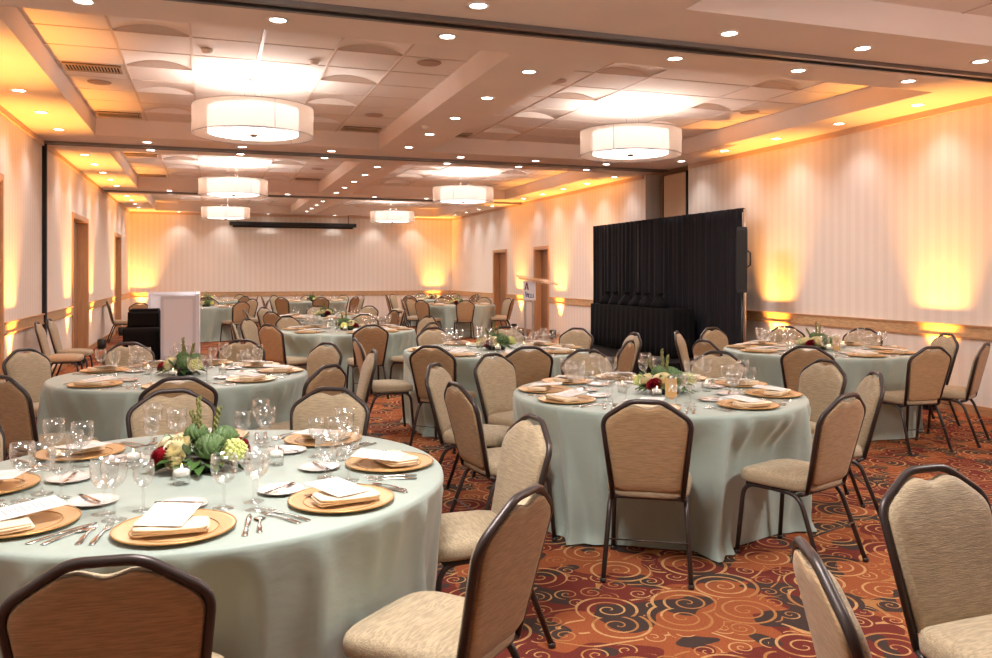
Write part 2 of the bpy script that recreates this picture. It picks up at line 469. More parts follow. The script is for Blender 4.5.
for j, ty in enumerate(TR[1:] + [27.85]):
    for side, yy in (('before', ty-.40), ('beyond', ty+.40)):
        if j == 3 and side == 'beyond': continue
        if j == 3: yy = 26.85
        for i, xo in enumerate((-3.63, -2.33, -1.03, 1.03, 2.33, 3.63)):
            if j == 3: lab = 'round recessed downlight by the back wall, %s from left' % ords[i]
            else: lab = 'round recessed downlight just %s the %s ceiling track, %s from left' % (side, ords[j], ords[i])
            DL.get((CX+xo, yy, ZC-.001), 0, lab, 'downlight', 'ceiling downlights')
            spot((CX+xo, yy, ZC-.03), 14 if j < 3 else 20, WARM, 95, .7, (CX+xo, yy, 0))

# pendants
def pendant():
    root = empty('pendant_light')
    Ro, Ri = .63, .475
    b = MB()
    b.lathe([(Ro,-.30),(Ro,0)], 64); b.build('outer_shade', M_['sheer'], root)
    b = MB(); b.lathe([(Ri,-.28),(Ri,-.01)], 48); b.build('inner_shade', M_['inner'], root)
    b = MB(); b.lathe([(.001,-.285),(Ri*.6,-.285),(Ri-.01,-.28),(Ri-.01,-.27),(.001,-.27)], 48); b.build('diffuser', M_['diff'], root)
    b = MB()
    for rr, z in ((Ro,0), (Ro,-.30), (Ri,-.282)):
        b.tube([(rr*math.cos(2*PI*k/64), rr*math.sin(2*PI*k/64), z) for k in range(64)], .004, 5, closed=True)
    for a in (0.6, 2.7, 4.8): b.tube([(Ro*math.cos(a), Ro*math.sin(a), 0), (Ro*math.cos(a), Ro*math.sin(a), -.30)], .003, 5)
    b.build('shade_ring', M_['alu'], root)
    b = MB(); b.lathe([(.001,-.315),(.03,-.31),(.045,-.295),(.045,-.285)], 16); b.build('finial', M_['chrome'], root)
    top = ZK-3.31
    b = MB(); b.lathe([(.07,top),(.07,top-.02),(.001,top-.022)], 20)
    for a in range(3):
        an = 2*PI*a/3+.4; c, s = math.cos(an), math.sin(an)
        b.tube([(0,0,top-.03),(.09*c,.09*s,top-.055),(.10*c,.10*s,top-.06)], .008, 6)
        b.tube([(.095*c,.095*s,top-.06),(.11*c,.11*s,-.01)], .0035, 5)
        b.tube([(.11*c,.11*s,-.01),(Ro*c,Ro*s,-.005)], .003, 5)
        b.ball((.095*c,.095*s,top-.06), .016, 8, 5)
    b.build('hanging_frame', M_['chrome'], root)
    return root
PD = Proto(pendant())
desc = {(0,0):'nearest left, above the camera', (0,1):'nearest right, above the camera'}
PY = [9.35, 16.6, 23.6]
for i, y in enumerate([2.2]+PY):
    for j, x in enumerate((CX-2.32, CX+2.24)):
        if i == 0: lab = 'white drum pendant light in the nearest bay, %s side' % ('left','right')[j]
        else: lab = 'white double drum pendant light, %s from the camera in the %s row' % (['','nearest','middle','farthest'][i], ('left','right')[j])
        if i > 0: PD.get((x-.03, y, 3.31), .2*i+j, lab, 'pendant light', 'drum pendant lights')
        l = bpy.data.lights.new('pendant_bulb', 'POINT'); l.energy = 30 if i else 60; l.color = (1,.98,.96); l.shadow_soft_size = .1
        o = bpy.data.objects.new('pendant_bulb', l); COL.objects.link(o); o.location = (x-.03, y, 3.2 if i else 3.15)
        l = bpy.data.lights.new('pendant_glow', 'AREA'); l.shape = 'DISK'; l.size = .95; l.energy = 60 if i else 75; l.color = (1,.96,.92)
        o = bpy.data.objects.new('pendant_glow', l); COL.objects.link(o); o.location = (x-.03, y, 3.31-.33)

# amber uplights standing along the walls
AMB = (1,.40,.065)
def uplight():
    r = empty('uplight')
    b = MB(); b.lathe([(.001,.03),(.075,.03),(.08,.05),(.08,.2),(.07,.21),(.07,.195)], 16); b.build('housing', M_['blackgloss'], r)
    b = MB(); b.lathe([(.001,.2),(.068,.2)], 16); b.build('lens', M_['amberlens'], r)
    b = MB(); b.box(-.09,.09,-.05,.05,0,.03); b.build('base', M_['blackgloss'], r)
    return r
UP = Proto(uplight())
ups = [(XL+.2, 8.4, 'left wall, first'), (XL+.2, 11.15, 'left wall, second'), (XL+.2, 15.45, 'left wall before the first door'),
       (XL+.2, 18.4, 'left wall past the first door'), (XL+.2, 22.5, 'left wall before the far door'),
       (XR-.2, 3.6, 'right wall nearest the camera'), (XR-.2, 7.25, 'right wall beside the right wall table'), (XR-.2, 10.1, 'right wall by the drape end'),
       (XR-.2, 15.75, 'right wall at the far drape end'), (XR-.2, 18.0, 'right wall beside the near doorway'), (XR-.2, 20.6, 'right wall between the two doorways'),
       (-1.85, Y1-.22, 'back wall in the left corner'), (7.2, Y1-.22, 'back wall in the right corner')]
E_UP = 880
for (x, y, lab) in ups:
    UP.get((x, y, 0), 0 if y > 27 - .5 else PI/2, 'small black amber uplight on the floor, '+lab, 'uplight', 'amber uplights')
    dx = -.055 if x < 0 else .055; dy = 0
    if y > 26.5: dx, dy = 0, .055
    spot((x, y, .23), E_UP, AMB, 55, 1.0, (x+dx, y+dy, 1.23), .05, 'uplight_beam')

# ceiling fittings
vt = empty('air_vent')
b = MB(); b.box(-.27,.27,-.15,.15,-.008,0); b.build('backing', M_['dark'], vt)
b = MB()
for k in range(18): b.box(-.25+k*.0294-.005, -.25+k*.0294+.005, -.135, .135, -.016, -.008)
b.box(-.27,.27,-.15,-.13,-.02,-.001); b.box(-.27,.27,.13,.15,-.02,-.001); b.box(-.27,-.255,-.15,.15,-.02,-.001); b.box(.255,.27,-.15,.15,-.02,-.001)
b.build('grille', M_['vent'], vt)
VT = Proto(vt)
for (x, y, z, l) in ((-1.1,9.4,ZK,'in the left coffer of the second bay, nearer one'), (-1.1,12.05,ZK,'in the left coffer of the second bay, farther one'),
                     (2.12,12.1,ZK,'at the inner far corner of the second bay left coffer'), (3.5,12.1,ZK,'in the right coffer of the second bay, inner corner'),
                     (-1.1,16.0,ZK,'in the left coffer of the third bay, nearer one'), (-1.1,19.3,ZK,'in the left coffer of the third bay, farther one'), (2.12,18.9,ZK,'in the third bay left coffer, right side')):
    VT.get((x, y, z-.006), 0, 'slatted air vent '+l, 'air vent', 'ceiling air vents')
sp = MB(); sp.lathe([(.001,-.012),(.09,-.012),(.115,-.008),(.125,0)], 24)
SPK = Proto(sp.build('ceiling_speaker', M_['speaker']))
for (x, y, l) in ((-1.12,10.1,'beside the vent in the left coffer'), (2.1,8.1,'at the right of the near left coffer'), (2.1,11.0,'at the far right of the left coffer'),
                  (6.7,9.2,'at the outer side of the right coffer'), (3.6,8.4,'at the inner side of the right coffer'), (2.1,17.0,'in the left coffer of the third bay')):
    SPK.get((x, y, ZK-.006), 0, 'round tan ceiling speaker '+l, 'ceiling speaker', 'ceiling speakers')
sd = MB(); sd.lathe([(.001,-.04),(.035,-.038),(.05,-.02),(.055,0)], 20)
SD = Proto(sd.build('smoke_detector', M_['trimring']))
for (x, y, z, l) in ((.0,8.3,ZK-.006,'left of the nearest left pendant'), (1.0,8.4,ZK-.006,'right of the nearest left pendant'), (4.4,7.4,ZK-.006,'before the nearest right pendant'), (CX-.2,10.3,ZC,'on the middle soffit of the second bay')):
    SD.get((x, y, z), 0, 'small white round smoke detector '+l, 'smoke detector', 'smoke detectors')

for i, (ya, yb) in enumerate(((6.66, 8.7), (13.96, 15.95))):
    b = MB(); b.box(CX-2.32-.045, CX-2.32-.015, ya, yb, ZK-.03, ZK-.005)
    tag(b.build('cable_raceway', M_['trimring']), 'thin white ceiling raceway running to the %s left pendant' % ('nearest','middle')[i], 'raceway')

# projection screen roller by the back wall
r = empty('projection_screen', (2.6, Y1-.28, 3.0))
b = MB(); b.box(-1.95,1.95,-.07,.07,.02,.14); b.build('case', M_['blackgloss'], r)
b = MB(); b.box(-1.85,1.85,-.012,.012,-.035,.02); b.build('bottom_bar', M_['dark'], r)
for x in (-1.7, 1.7):
    b = MB(); b.box(x-.015,x+.015,-.015,.015,.14,.4); b.build('hanger', M_['alu'], r)
tag(r, 'long black rolled-up projection screen case hanging before the back wall', 'projection screen')

# ------------------------------------------------------------------ banquet chair
def arcpts(keys, n=6):
    """round the corners of a polyline of (point, radius)"""
    out = []
    for i, (p, rad) in enumerate(keys):
        p = Vector(p)
        if rad == 0 or i in (0, len(keys)-1): out.append(p); continue
        a = (Vector(keys[i-1][0])-p).normalized(); c = (Vector(keys[i+1][0])-p).normalized()
        p0 = p+a*rad; p1 = p+c*rad
        for k in range(n+1):
            t = k/n; out.append(p0*(1-t)**2 + p*2*t*(1-t) + p1*t*t)
    return out
def back_y(z): return -.195 - (z-.40)*.23 - max(0, (z-.75))*.08
def outline(inset=0, top_drop=0, n=6):
    keys = [((-.172+inset,0,.40+inset),0), ((-.217+inset,0,.805),.045), ((-.075,0,.90-inset-top_drop),.035), ((.075,0,.90-inset-top_drop),.035), ((.217-inset,0,.805),.045), ((.172-inset,0,.40+inset),0)]
    return arcpts(keys, n)
def chair():
    root = empty('banquet_chair')
    # seat cushion
    def ring(sc, z):
        pts = []
        for k in range(36):
            a = 2*PI*k/36; c, s = math.cos(a), math.sin(a)
            e = .42
            x = math.copysign(abs(c)**e, c); y = math.copysign(abs(s)**e, s)
            w = .225 if y > 0 else .205
            w = .215 + .012*y
            zz = z - (.012 if z > .44 else 0)*max(0, y)**3
            pts.append((x*w*sc, (y*.215+.0)*(.5+sc/2) if sc > .8 else y*.215*sc, zz))
        return pts
    b = MB(); b.loft([ring(.9,.402), ring(.985,.408), ring(1.0,.425), ring(1.0,.448), ring(.975,.463), ring(.9,.474), ring(.7,.482), ring(.4,.486)])
    b.build('seat', M_['fabric'], root)
    # back pad
    o = arcpts([((-.166,0,.45),0), ((-.208,0,.798),.045), ((-.10,0,.874),.03), ((-.055,0,.880),.012),((0,0,.862),.02),((.055,0,.880),.012), ((.10,0,.874),.03), ((.208,0,.798),.045), ((.166,0,.45),0)], 5)
    low = [(.166-.0415*k, 0, .432) for k in range(1,8)]
    o = [Vector(p) for p in o] + [Vector(p) for p in low]
    cz = .66
    def lay(sc, dy):
        return [Vector((p.x*sc, back_y(cz+(p.z-cz)*sc)+dy, cz+(p.z-cz)*sc)) for p in o]
    b = MB(); b.loft([lay(.99,-.012), lay(1.0,.0), lay(1.0,.012), lay(.975,.024), lay(.9,.032), lay(.7,.037), lay(.35,.039)], cap0=False)
    b.build('backrest', M_['fabric'], root)
    b = MB(); b.loft([lay(.35,-.022), lay(.8,-.021), lay(.95,-.018), lay(.985,-.0125), lay(.97,-.008)], cap1=False)
    b.build('back_panel', M_['fabric_back_warmlit'], root)
    # frame of the back
    pts = [Vector((p.x, back_y(p.z), p.z)) for p in outline()]
    b = MB(); b.tube(pts, .0128, 8, flat=1.0)
    b.build('back_frame', M_['frame'], root)
    # legs and rails
    for s in (-1, 1):
        fp = arcpts([((s*.205,.205,.006),0), ((s*.19,.17,.39),.075), ((s*.188,.0,.392),0)], 6)
        b = MB(); b.tube(fp, .0125, 8); b.lathe([(.001,0),(.015,0),(.016,.02),(.012,.022)], 10, Matrix.Translation((s*.205,.205,0)))
        b.build('leg', M_['frame'], root)
        rp = arcpts([((s*.188,.0,.392),0), ((s*.188,-.16,.388),.075), ((s*.212,-.30,.006),0)], 6)
        b = MB(); b.tube(rp, .0125, 8); b.lathe([(.001,0),(.015,0),(.016,.02),(.012,.022)], 10, Matrix.Translation((s*.212,-.30,0)))
        b.build('leg', M_['frame'], root)
    b = MB()
    for s in (-1,1): b.tube([(s*.188,.155,.392),(s*.188,0,.392),(s*.188,-.12,.391)], .010, 6)
    b.tube([(-.19,.15,.392),(.19,.15,.392)], .009, 6); b.tube([(-.188,-.11,.392),(.188,-.11,.392)], .009, 6)
    b.tube([(-.175,-.195,.403),(.175,-.195,.403)], .011, 6)
    for s in (-1,1): b.tube([(s*.172,-.195,.40),(s*.186,-.15,.385)], .012, 6)
    b.build('seat_frame', M_['frame'], root)
    b = MB(); b.tube([(-.2,-.245,.2),(.2,-.245,.2)], .004, 5); b.build('stretcher', M_['frame'], root)
    return root
CHR = Proto(chair())

# ------------------------------------------------------------------ place settings
TOP = .762
def mk_charger():
    b = MB(); r0 = .172
    b.lathe([(.001,.003),(.105,.003),(.125,.006),(.16,.012),(r0-.003,.0145),(r0,.013),(.155,.006),(.11,.0),(.001,0)], 48)
    o = b.build('charger_plate', M_['gold'])
    b = MB(); b.tube([(r0*math.cos(2*PI*k/48), r0*math.sin(2*PI*k/48), .0135) for k in range(48)], .0028, 6, closed=True)
    b.tube([(.124*math.cos(2*PI*k/48), .124*math.sin(2*PI*k/48), .007) for k in range(48)], .0018, 5, closed=True)
    b.build('beaded_rim', M_['gold_rim'], o)
    return o
def mk_napkin():
    b = MB()
    for k in range(3):
        z = .001+k*.0066
        def rg(sc, zz, k=k):
            pts = []
            for i in range(24):
                a = 2*PI*i/24; c, s = math.cos(a), math.sin(a)
                x = math.copysign(abs(c)**.3, c)*.105*sc; y = math.copysign(abs(s)**.3, s)*.06*sc
                pts.append((x+.002*math.sin(k*2+a), y-.004*k, zz+.0015*math.sin(3*a+k)+.006*max(0,-x/.1)*k*.3))
            return pts
        b.loft([rg(.97,z), rg(1.0,z+.003), rg(.97,z+.0062), rg(.6,z+.0066)])
    return b.build('napkin', M_['napkin'])
def mk_card(lines=True):
    b = MB(); b.box(-.068,.068,-.095,.095,0,.0012)
    o = b.build('menu_card', M_['card'])
    if lines:
        b = MB()
        for k, w in enumerate((.03,.018,.04,.035,.026,.04,.03,.02,.036)):
            b.box(-w, w, .07-k*.017-.0012, .07-k*.017+.0012, .0012, .0016)
        b.build('menu_text', M_['ink'], o)
    return o
def mk_bread():
    b = MB(); b.lathe([(.001,.004),(.045,.004),(.06,.008),(.078,.013),(.08,.0125),(.06,.004),(.045,0),(.001,0)], 32)
    return b.build('bread_plate', M_['china'])
def mk_flat(name, prof, thick=.0022, arch=.004):
    """cutlery from a half-width profile along y"""
    b = MB(); rings = []
    L = prof[-1][0]
    for (y, w) in prof:
        z = arch*math.sin(PI*min(1, y/L))+.001
        rings.append([(-w,y-L/2,z),( -w*.6,y-L/2,z+thick),(w*.6,y-L/2,z+thick),(w,y-L/2,z),(0,y-L/2,z-.0008)])
    b.loft(rings)
    return b
def mk_fork(L=.195):
    b = mk_flat('f', [(0,.004),(.004,.010),(.05,.0085),(.09,.0045),(.125,.004),(.135,.009),(.15,.0115),(.155,.0115)])
    for k in range(4):
        x = -.0092+k*.0061
        b.tube([(x, .155-.0775, .0035), (x, .18-.0775, .004), (x*.95, L-.0775, .006)], [.0016,.0015,.0009], 5)
    return b
def mk_knife(L=.225, blade=.0095):
    return mk_flat('k', [(0,.005),(.004,.0095),(.05,.008),(.09,.006),(.095,.005),(.10,blade*.9),(.16,blade),(L-.02,blade*.85),(L,.002)], .0022, .002)
def mk_spoon(L=.17):
    return mk_flat('s', [(0,.004),(.004,.009),(.045,.0075),(.08,.004),(.115,.0035),(.122,.009),(.135,.017),(.15,.019),(.162,.014),(L,.003)], .002, .005)
def mk_glass(name, H, rb, hb, rfoot=.036, rt=None, parts=True):
    """stemmed glass: H height, hb bowl height, rb widest radius"""
    rt = rt or rb*.94; z0 = H-hb
    bowl = [(.003,z0),(rb*.42,z0+hb*.06),(rb*.76,z0+hb*.2),(rb*.95,z0+hb*.42),(rb,z0+hb*.65),(rt,H)]
    bowl = bowl + [(rt-.0012,H),(rb-.0016,z0+hb*.65),(rb*.95-.0018,z0+hb*.42),(rb*.74,z0+hb*.22),(rb*.38,z0+hb*.1),(.001,z0+hb*.08)]
    stem = [(.001,.001),(rfoot,.001),(rfoot,.0025),(.012,.006),(.005,.012),(.0042,z0*.5),(.0075,z0*.62),(.0045,z0*.75),(.005,z0-.004),(.009,z0+.003),(.001,z0+.004)]
    if not parts:
        b = MB(); b.lathe(bowl[:6], 14); b.lathe([stem[1],stem[3],stem[4],stem[8]], 8)
        return b.build(name, M_['glass'])
    r = empty(name)
    b = MB(); b.lathe(bowl, 22); b.build('bowl', M_['glass'], r)
    b = MB(); b.lathe(stem, 16); b.build('stem', M_['glass'], r)
    return r
PR = {
 'charger': Proto(mk_charger()), 'napkin': Proto(mk_napkin()), 'card': Proto(mk_card()), 'bread': Proto(mk_bread()),
 'fork': Proto(mk_fork().build('dinner_fork', M_['steel'])), 'sfork': Proto(mk_fork(.18).build('salad_fork', M_['steel'])),
 'knife': Proto(mk_knife().build('dinner_knife', M_['steel'])), 'bknife': Proto(mk_knife(.16, .008).build('butter_knife', M_['steel'])),
 'spoon': Proto(mk_spoon().build('teaspoon', M_['steel'])),
 'goblet': Proto(mk_glass('water_goblet', .175, .043, .098)), 'wine': Proto(mk_glass('wine_glass', .195, .040, .095, .037)),
 'small': Proto(mk_glass('small_wine_glass', .160, .034, .085, .033)),
 'fgoblet': Proto(mk_glass('water_goblet', .175, .043, .098, parts=False)), 'fwine': Proto(mk_glass('wine_glass', .195, .040, .095, .037, parts=False)),
}
HOURS = ['twelve','one','two','three','four','five','six','seven','eight','nine','ten','eleven']
def hour(a): return int(round(((90-a) % 360)/30)) % 12

def setting(ctr, ang, hr, tdesc, level, jit):
    """ctr in camera-frame metres, ang degrees in that frame (−90 nearest the camera)"""
    xc = ctr[0]+.715*math.cos(R(ang)); d = ctr[1]+.715*math.sin(R(ang))
    x, y = W(xc, d)
    cxw, cyw = W(*ctr)
    inn = Vector((cxw-x, cyw-y)).normalized(); rt = Vector((inn.y, -inn.x))
    rz = math.atan2(inn.y, inn.x)-PI/2
    def at(u, v, z=TOP): return (x+rt.x*u+inn.x*v, y+rt.y*u+inn.y*v, z)
    w = 'at %s o\'clock, %s' % (hr, tdesc)
    J = lambda s: jit.uniform(-s, s)
    PR['charger'].get(at(0,0,TOP+.001), J(3), 'gold charger plate '+w, 'charger plate', 'gold charger plates')
    PR['napkin'].get(at(J(.012),-.025+J(.012),TOP+.0125), rz+J(.5), 'folded cream napkin on the charger '+w, 'napkin', 'folded cream napkins')
    PR['card'].get(at(J(.02),.03+J(.015),TOP+.045), rz+J(.45), 'white menu card on the napkin '+w, 'menu card', 'menu cards', (.07,J(.04)))
    if level >= 1:
        PR['bread'].get(at(-.02+J(.02),.265+J(.01),TOP+.001), J(3), 'white bread plate '+w, 'plate', 'white bread plates')
    if level >= 2:
        PR['bknife'].get(at(-.02,.265,TOP+.0135), rz+PI/2+J(.4), 'butter knife on the bread plate '+w, 'knife', 'butter knives')
        PR['fork'].get(at(-.205+J(.006),.0+J(.01),TOP+.001), rz+J(.08), 'dinner fork '+w, 'fork', 'dinner forks')
        PR['sfork'].get(at(-.246+J(.004),.01+J(.01),TOP+.001), rz+J(.08), 'salad fork '+w, 'fork', 'salad forks')
        PR['knife'].get(at(.200+J(.005),.0+J(.01),TOP+.001), rz+J(.06), 'dinner knife '+w, 'knife', 'dinner knives')
        PR['spoon'].get(at(.236+J(.005),.0+J(.01),TOP+.001), rz+J(.08), 'teaspoon '+w, 'spoon', 'teaspoons')
    g1, g2 = ('goblet','wine') if level >= 1 else ('fgoblet','fwine')
    PR[g1].get(at(.13+J(.012),.205+J(.012)), J(3), 'clear water goblet '+w, 'goblet', 'water goblets')
    PR[g2].get(at(.222+J(.006),.165+J(.008)), J(3), 'clear wine glass '+w, 'wine glass', 'wine glasses')
    if level >= 1:
        PR['small'].get(at(.215+J(.006),.275+J(.008)), J(3), 'small clear wine glass '+w, 'wine glass', 'small wine glasses')

# ------------------------------------------------------------------ centrepiece
def petals(b, c, r, rows, n0, w, l, point=False, open_=.5, top=0):
    """overlapping petals over a ball of radius r"""
    c = Vector(c)
    for i in range(rows):
        ph = (i+.6)/rows*PI*.62                     # polar angle from the top
        n = max(3, int(n0*math.sin(ph)+2))
        for k in range(n):
            a = 2*PI*k/n + i*1.1
            out = Vector((math.cos(a)*math.sin(ph), math.sin(a)*math.sin(ph), math.cos(ph)))
            tang = Vector((-math.sin(a), math.cos(a), 0))
            up = out.cross(tang); up = -up if up.z < 0 else up
            base = c + out*r*.72 - up*l*.35
            def fn(u, v, base=base, tang=tang, up=up, out=out):
                ww = w*(math.sin(PI*(.18+.72*v))) if not point else w*(1-v)**.6*(1 if v > 0 else .9)
                x = (u-.5)*2
                return base + tang*x*ww*.5 + up*l*v + out*(r*.22*open_*v*v + r*.30*v*(1-v)*2 - .25*w*x*x*(1-v*.3))
            b.grid(fn, 3, 3)
def rose(b, c, r, seed=0):
    q = random.Random(seed); c = Vector(c)
    ax = Vector((c.x*3, c.y*3, .35)).normalized()
    rot = ax.to_track_quat('Z','Y').to_matrix()
    for i in range(6):
        n = 3+i//2; ri = r*(.16+.165*i); top = r*(.80-.11*i*(.6+.08*i)); span = 2*PI/n*1.45
        for k in range(n):
            a0 = 2*PI*k/n+i*1.3+q.uniform(-.15,.15); wob = q.uniform(.93,1.07)
            def fn(u, v, a0=a0, ri=ri, top=top, span=span, i=i, wob=wob, k=k):
                x = (u-.5)*2; a = a0+x*span/2
                rr = ri*wob*(.35+.65*math.sin(min(1, v*1.15)*PI/2)) + (.04*i*r*max(0, v-.7)*3) + .05*r*x*x*.6 - .02*r*(1-u)
                z = -r*.6+(top+r*.6)*v*(1-.22*x*x*v)
                return c + rot @ Vector((rr*math.cos(a), rr*math.sin(a), z))
            b.grid(fn, 6, 6)
def leaf(b, base, direc, L, w, droop=.4):
    base = Vector(base); d = Vector(direc).normalized(); sd = d.cross(Vector((0,0,1))).normalized(); up = sd.cross(d)
    def fn(u, v):
        ww = w*math.sin(PI*min(1, .06+.94*v))**.8*(1-.2*v)
        x = (u-.5)*2
        p = base + d*L*v + sd*x*ww*.5 + up*(.12*w*abs(x)) - Vector((0,0,1))*droop*L*v*v*.6
        if p.z < .003: p.z = .003
        return p
    b.grid(fn, 2, 5)
def centrepiece(seed, card=False, number=None):
    q = random.Random(seed); root = empty('floral_centrepiece')
    b = MB(); b.lathe([(.001,.0),(.07,.0),(.085,.03),(.08,.045),(.001,.045)], 20); b.build('bowl', M_['bowl'], root)
    b = MB()
    for k in range(26):
        a = 2*PI*k/26+q.uniform(-.1,.1); z = q.uniform(.02,.06)
        leaf(b, (.06*math.cos(a), .05*math.sin(a), z), (math.cos(a)*1.25, math.sin(a), q.uniform(.0,.4)), q.uniform(.08,.13), q.uniform(.035,.055), q.uniform(.3,.8))
    b.build('foliage', M_['leaf'], root)
    b = MB()
    for k in range(14):
        a = q.uniform(0, 2*PI); rr = q.uniform(.03,.1)
        leaf(b, (rr*1.2*math.cos(a), rr*math.sin(a), .07), (math.cos(a), math.sin(a), q.uniform(.6,1.4)), q.uniform(.05,.08), .03, .1)
    b.build('foliage', M_['leaf2'], root)
    for (x, y, z, r) in ((.05,-.035,.075,.052), (.065,.05,.09,.048), (-.02,.03,.11,.040)):
        b = MB(); b.ball((x,y,z), r*.7, 10, 6); petals(b, (x,y,z), r, 8, 12, r*.62, r*.72, True, 1.5); b.build('artichoke', M_['artichoke'], root)
    for (x, y, z, r) in ((-.055,-.05,.085,.040), (-.11,.02,.08,.034), (-.045,-.085,.05,.026)):
        b = MB(); rose(b, (x,y,z), r*1.12, int(x*1000)); b.build('cream_rose', M_['rose'], root)
    for (x, y, z, r) in ((-.105,-.055,.06,.034), (.125,.045,.075,.030)):
        b = MB(); rose(b, (x,y,z), r*1.1, int(x*900)); b.build('red_rose', M_['redrose'], root)
    for (x, y, z, r) in ((.125,-.035,.07,.040), (-.10,.085,.06,.036)):
        b = MB(); b.ball((x,y,z), r*.85, 10, 6)
        for k in range(70):
            ph = math.acos(1-1.5*(k+.5)/70); a = k*2.39996
            p = (x+r*math.sin(ph)*math.cos(a), y+r*math.sin(ph)*math.sin(a), z+r*math.cos(ph))
            b.ball(p, q.uniform(.0055,.0085), 5, 3)
        b.build('hydrangea', M_['hydrangea'], root)
    for (x, y, tx, ty, h) in ((0,.01,-.01,.02,.25),(.02,.03,.05,.05,.21),(.0,.05,-.06,.09,.19)):
        b = MB(); b.tube([(x,y,.05),((x+tx)/2,(y+ty)/2,h*.6),(tx,ty,h)], [.003,.004,.0015], 5)
        for k in range(22):
            t = .45+.55*k/22; a = k*2.4
            p = Vector((x+(tx-x)*t, y+(ty-y)*t, .05+(h-.05)*t)); b.ball(p+Vector((.006*math.cos(a), .006*math.sin(a), 0)), .0045, 5, 3, (1,1,1.8))
        b.build('sprig', M_['stem'], root)
    return root
def votive():
    r = empty('votive_candle')
    b = MB(); b.lathe([(.001,.001),(.026,.001),(.03,.004),(.032,.062),(.0305,.062),(.0285,.006),(.001,.005)], 20); b.build('glass_holder', M_['glass'], r)
    b = MB(); b.lathe([(.001,.034),(.027,.034),(.0275,.052),(.02,.056),(.001,.055)], 16); b.build('candle', M_['wax'], r)
    b = MB(); b.lathe([(.0005,.056),(.003,.062),(.0022,.07),(.0003,.077)], 8); b.build('flame', M_['flame'], r)
    return r
CP = Proto(centrepiece(3)); CP2 = Proto(centrepiece(11)); VO = Proto(votive())
def mk_tcard(number=None):
    r = empty('table_card')
    b = MB(); b.box(-.035,.035,-.0012,.0012,.012,.125); b.build('card', M_['kraft'], r)
    b = MB(); b.box(-.012,.012,-.016,.016,0,.014); b.build('stand', M_['wood'], r)
    if number:
        cu = bpy.data.curves.new('number', 'FONT'); cu.body = number; cu.size = .062; cu.shear = .45; cu.extrude = .0004
        cu.align_x = 'CENTER'; cu.offset = -.0006
        tmp = bpy.data.objects.new('tmp', cu); COL.objects.link(tmp)
        dg = bpy.context.evaluated_depsgraph_get(); me = bpy.data.meshes.new_from_object(tmp.evaluated_get(dg))
        bpy.data.objects.remove(tmp); me.materials.clear(); me.materials.append(M_['card'])
        o = bpy.data.objects.new('number', me); COL.objects.link(o); o.parent = r
        o.rotation_euler = (PI/2,0,0); o.location = (0,-.002,.045); o['label'] = 'white script number 13'
    return r

# ------------------------------------------------------------------ tables
TABLES = [
 # desc, camera-frame centre, setting angles, chair angles, level, chair radii override
 ('front left table', (-1.12,3.15), [-76,-32,13,62,106,151,-163,-117], [(-79,1.38),(-34,1.44),(18,1.36),(80,1.36),(115,1.40),(158,1.42)], 2),
 ('centre right table', (1.03,5.35), [-148,-104,-55,-12,27,64,101,139,176], [(-103,1.33),(-56,1.33),(-5,1.36),(25,1.46),(60,1.45),(102,1.45),(135,1.5),(167,1.50),(-152,1.42)], 2),
 ('second left table', (-2.36,6.27), [-120,-76,-30,15,56,92,127,163], [(-115,1.4),(-71,1.4),(-28,1.4),(18,1.45),(54,1.45),(90,1.5),(128,1.5),(160,1.6)], 2),
 ('middle table before the lectern', (0,8.35), [-120,-76,-166,124,85,49,12,-30], [(-115,1.36),(-78,1.36),(-164,1.4),(122,1.4),(85,1.4),(49,1.45),(14,1.5),(-28,1.4)], 2),
 ('right wall table', (3.23,8.35), [-118,-76,-35,4,45,85,124,162,-160], [(-114,1.4),(-70,1.4),(-38,1.47),(9,1.42),(50,1.42),(84,1.42),(122,1.42),(155,1.42),(-155,1.42)], 2),
 ('midroom table left of centre', (-2.02,11.3), [-124,-67,-35,5,42,90,140,178], [(-124,1.36),(-67,1.36),(-32,1.42),(42,1.4),(90,1.4),(138,1.4),(172,1.45),(-158,1.5)], 1),
 ('table just beyond the midroom table', (-3.02,14.8), [-115,-70,-25,20,65,110,155,-160], [(-118,1.36),(-25,1.4),(3,1.4),(65,1.4),(108,1.4),(155,1.4),(-160,1.4)], 0),
 ('table near the far right corner', (-.94,20.6), [-127,-80,-19,25,62,110,155,-165], [(-127,1.36),(-80,1.36),(-15,1.4),(25,1.4),(62,1.4),(110,1.4),(155,1.4),(-168,1.4)], 0),
 ('table beside the white bar', (-6.75,19.4), [-100,-40,10,60,100,150], [(-38,1.4),(12,1.4),(58,1.4),(105,1.4),(150,1.4)], 0),
 ('back wall table in the middle', (-5.08,23.2), [-115,-70,-25,20,65,110,155,-160], [(-115,1.4),(-70,1.4),(-25,1.4),(20,1.4),(65,1.4),(110,1.4),(155,1.4),(-160,1.4)], 0),
 ('back wall table on the right', (-1.9,24.9), [-115,-70,-25,20,65,110,155,-160], [(-115,1.4),(-70,1.4),(-25,1.4),(20,1.4),(65,1.4),(110,1.4),(155,1.4),(-160,1.4)], 0),
 ('back wall table on the left', (-8.2,23.6), [-115,-70,-25,20,65,110,155,-160], [(-115,1.4),(-70,1.4),(-25,1.4),(20,1.4),(65,1.4)], 0),
]
BACK = .32        # how far the top of a back stands behind the seat centre
def smoothstep(a, b, x):
    t = max(0, min(1, (x-a)/(b-a))); return t*t*(3-2*t)
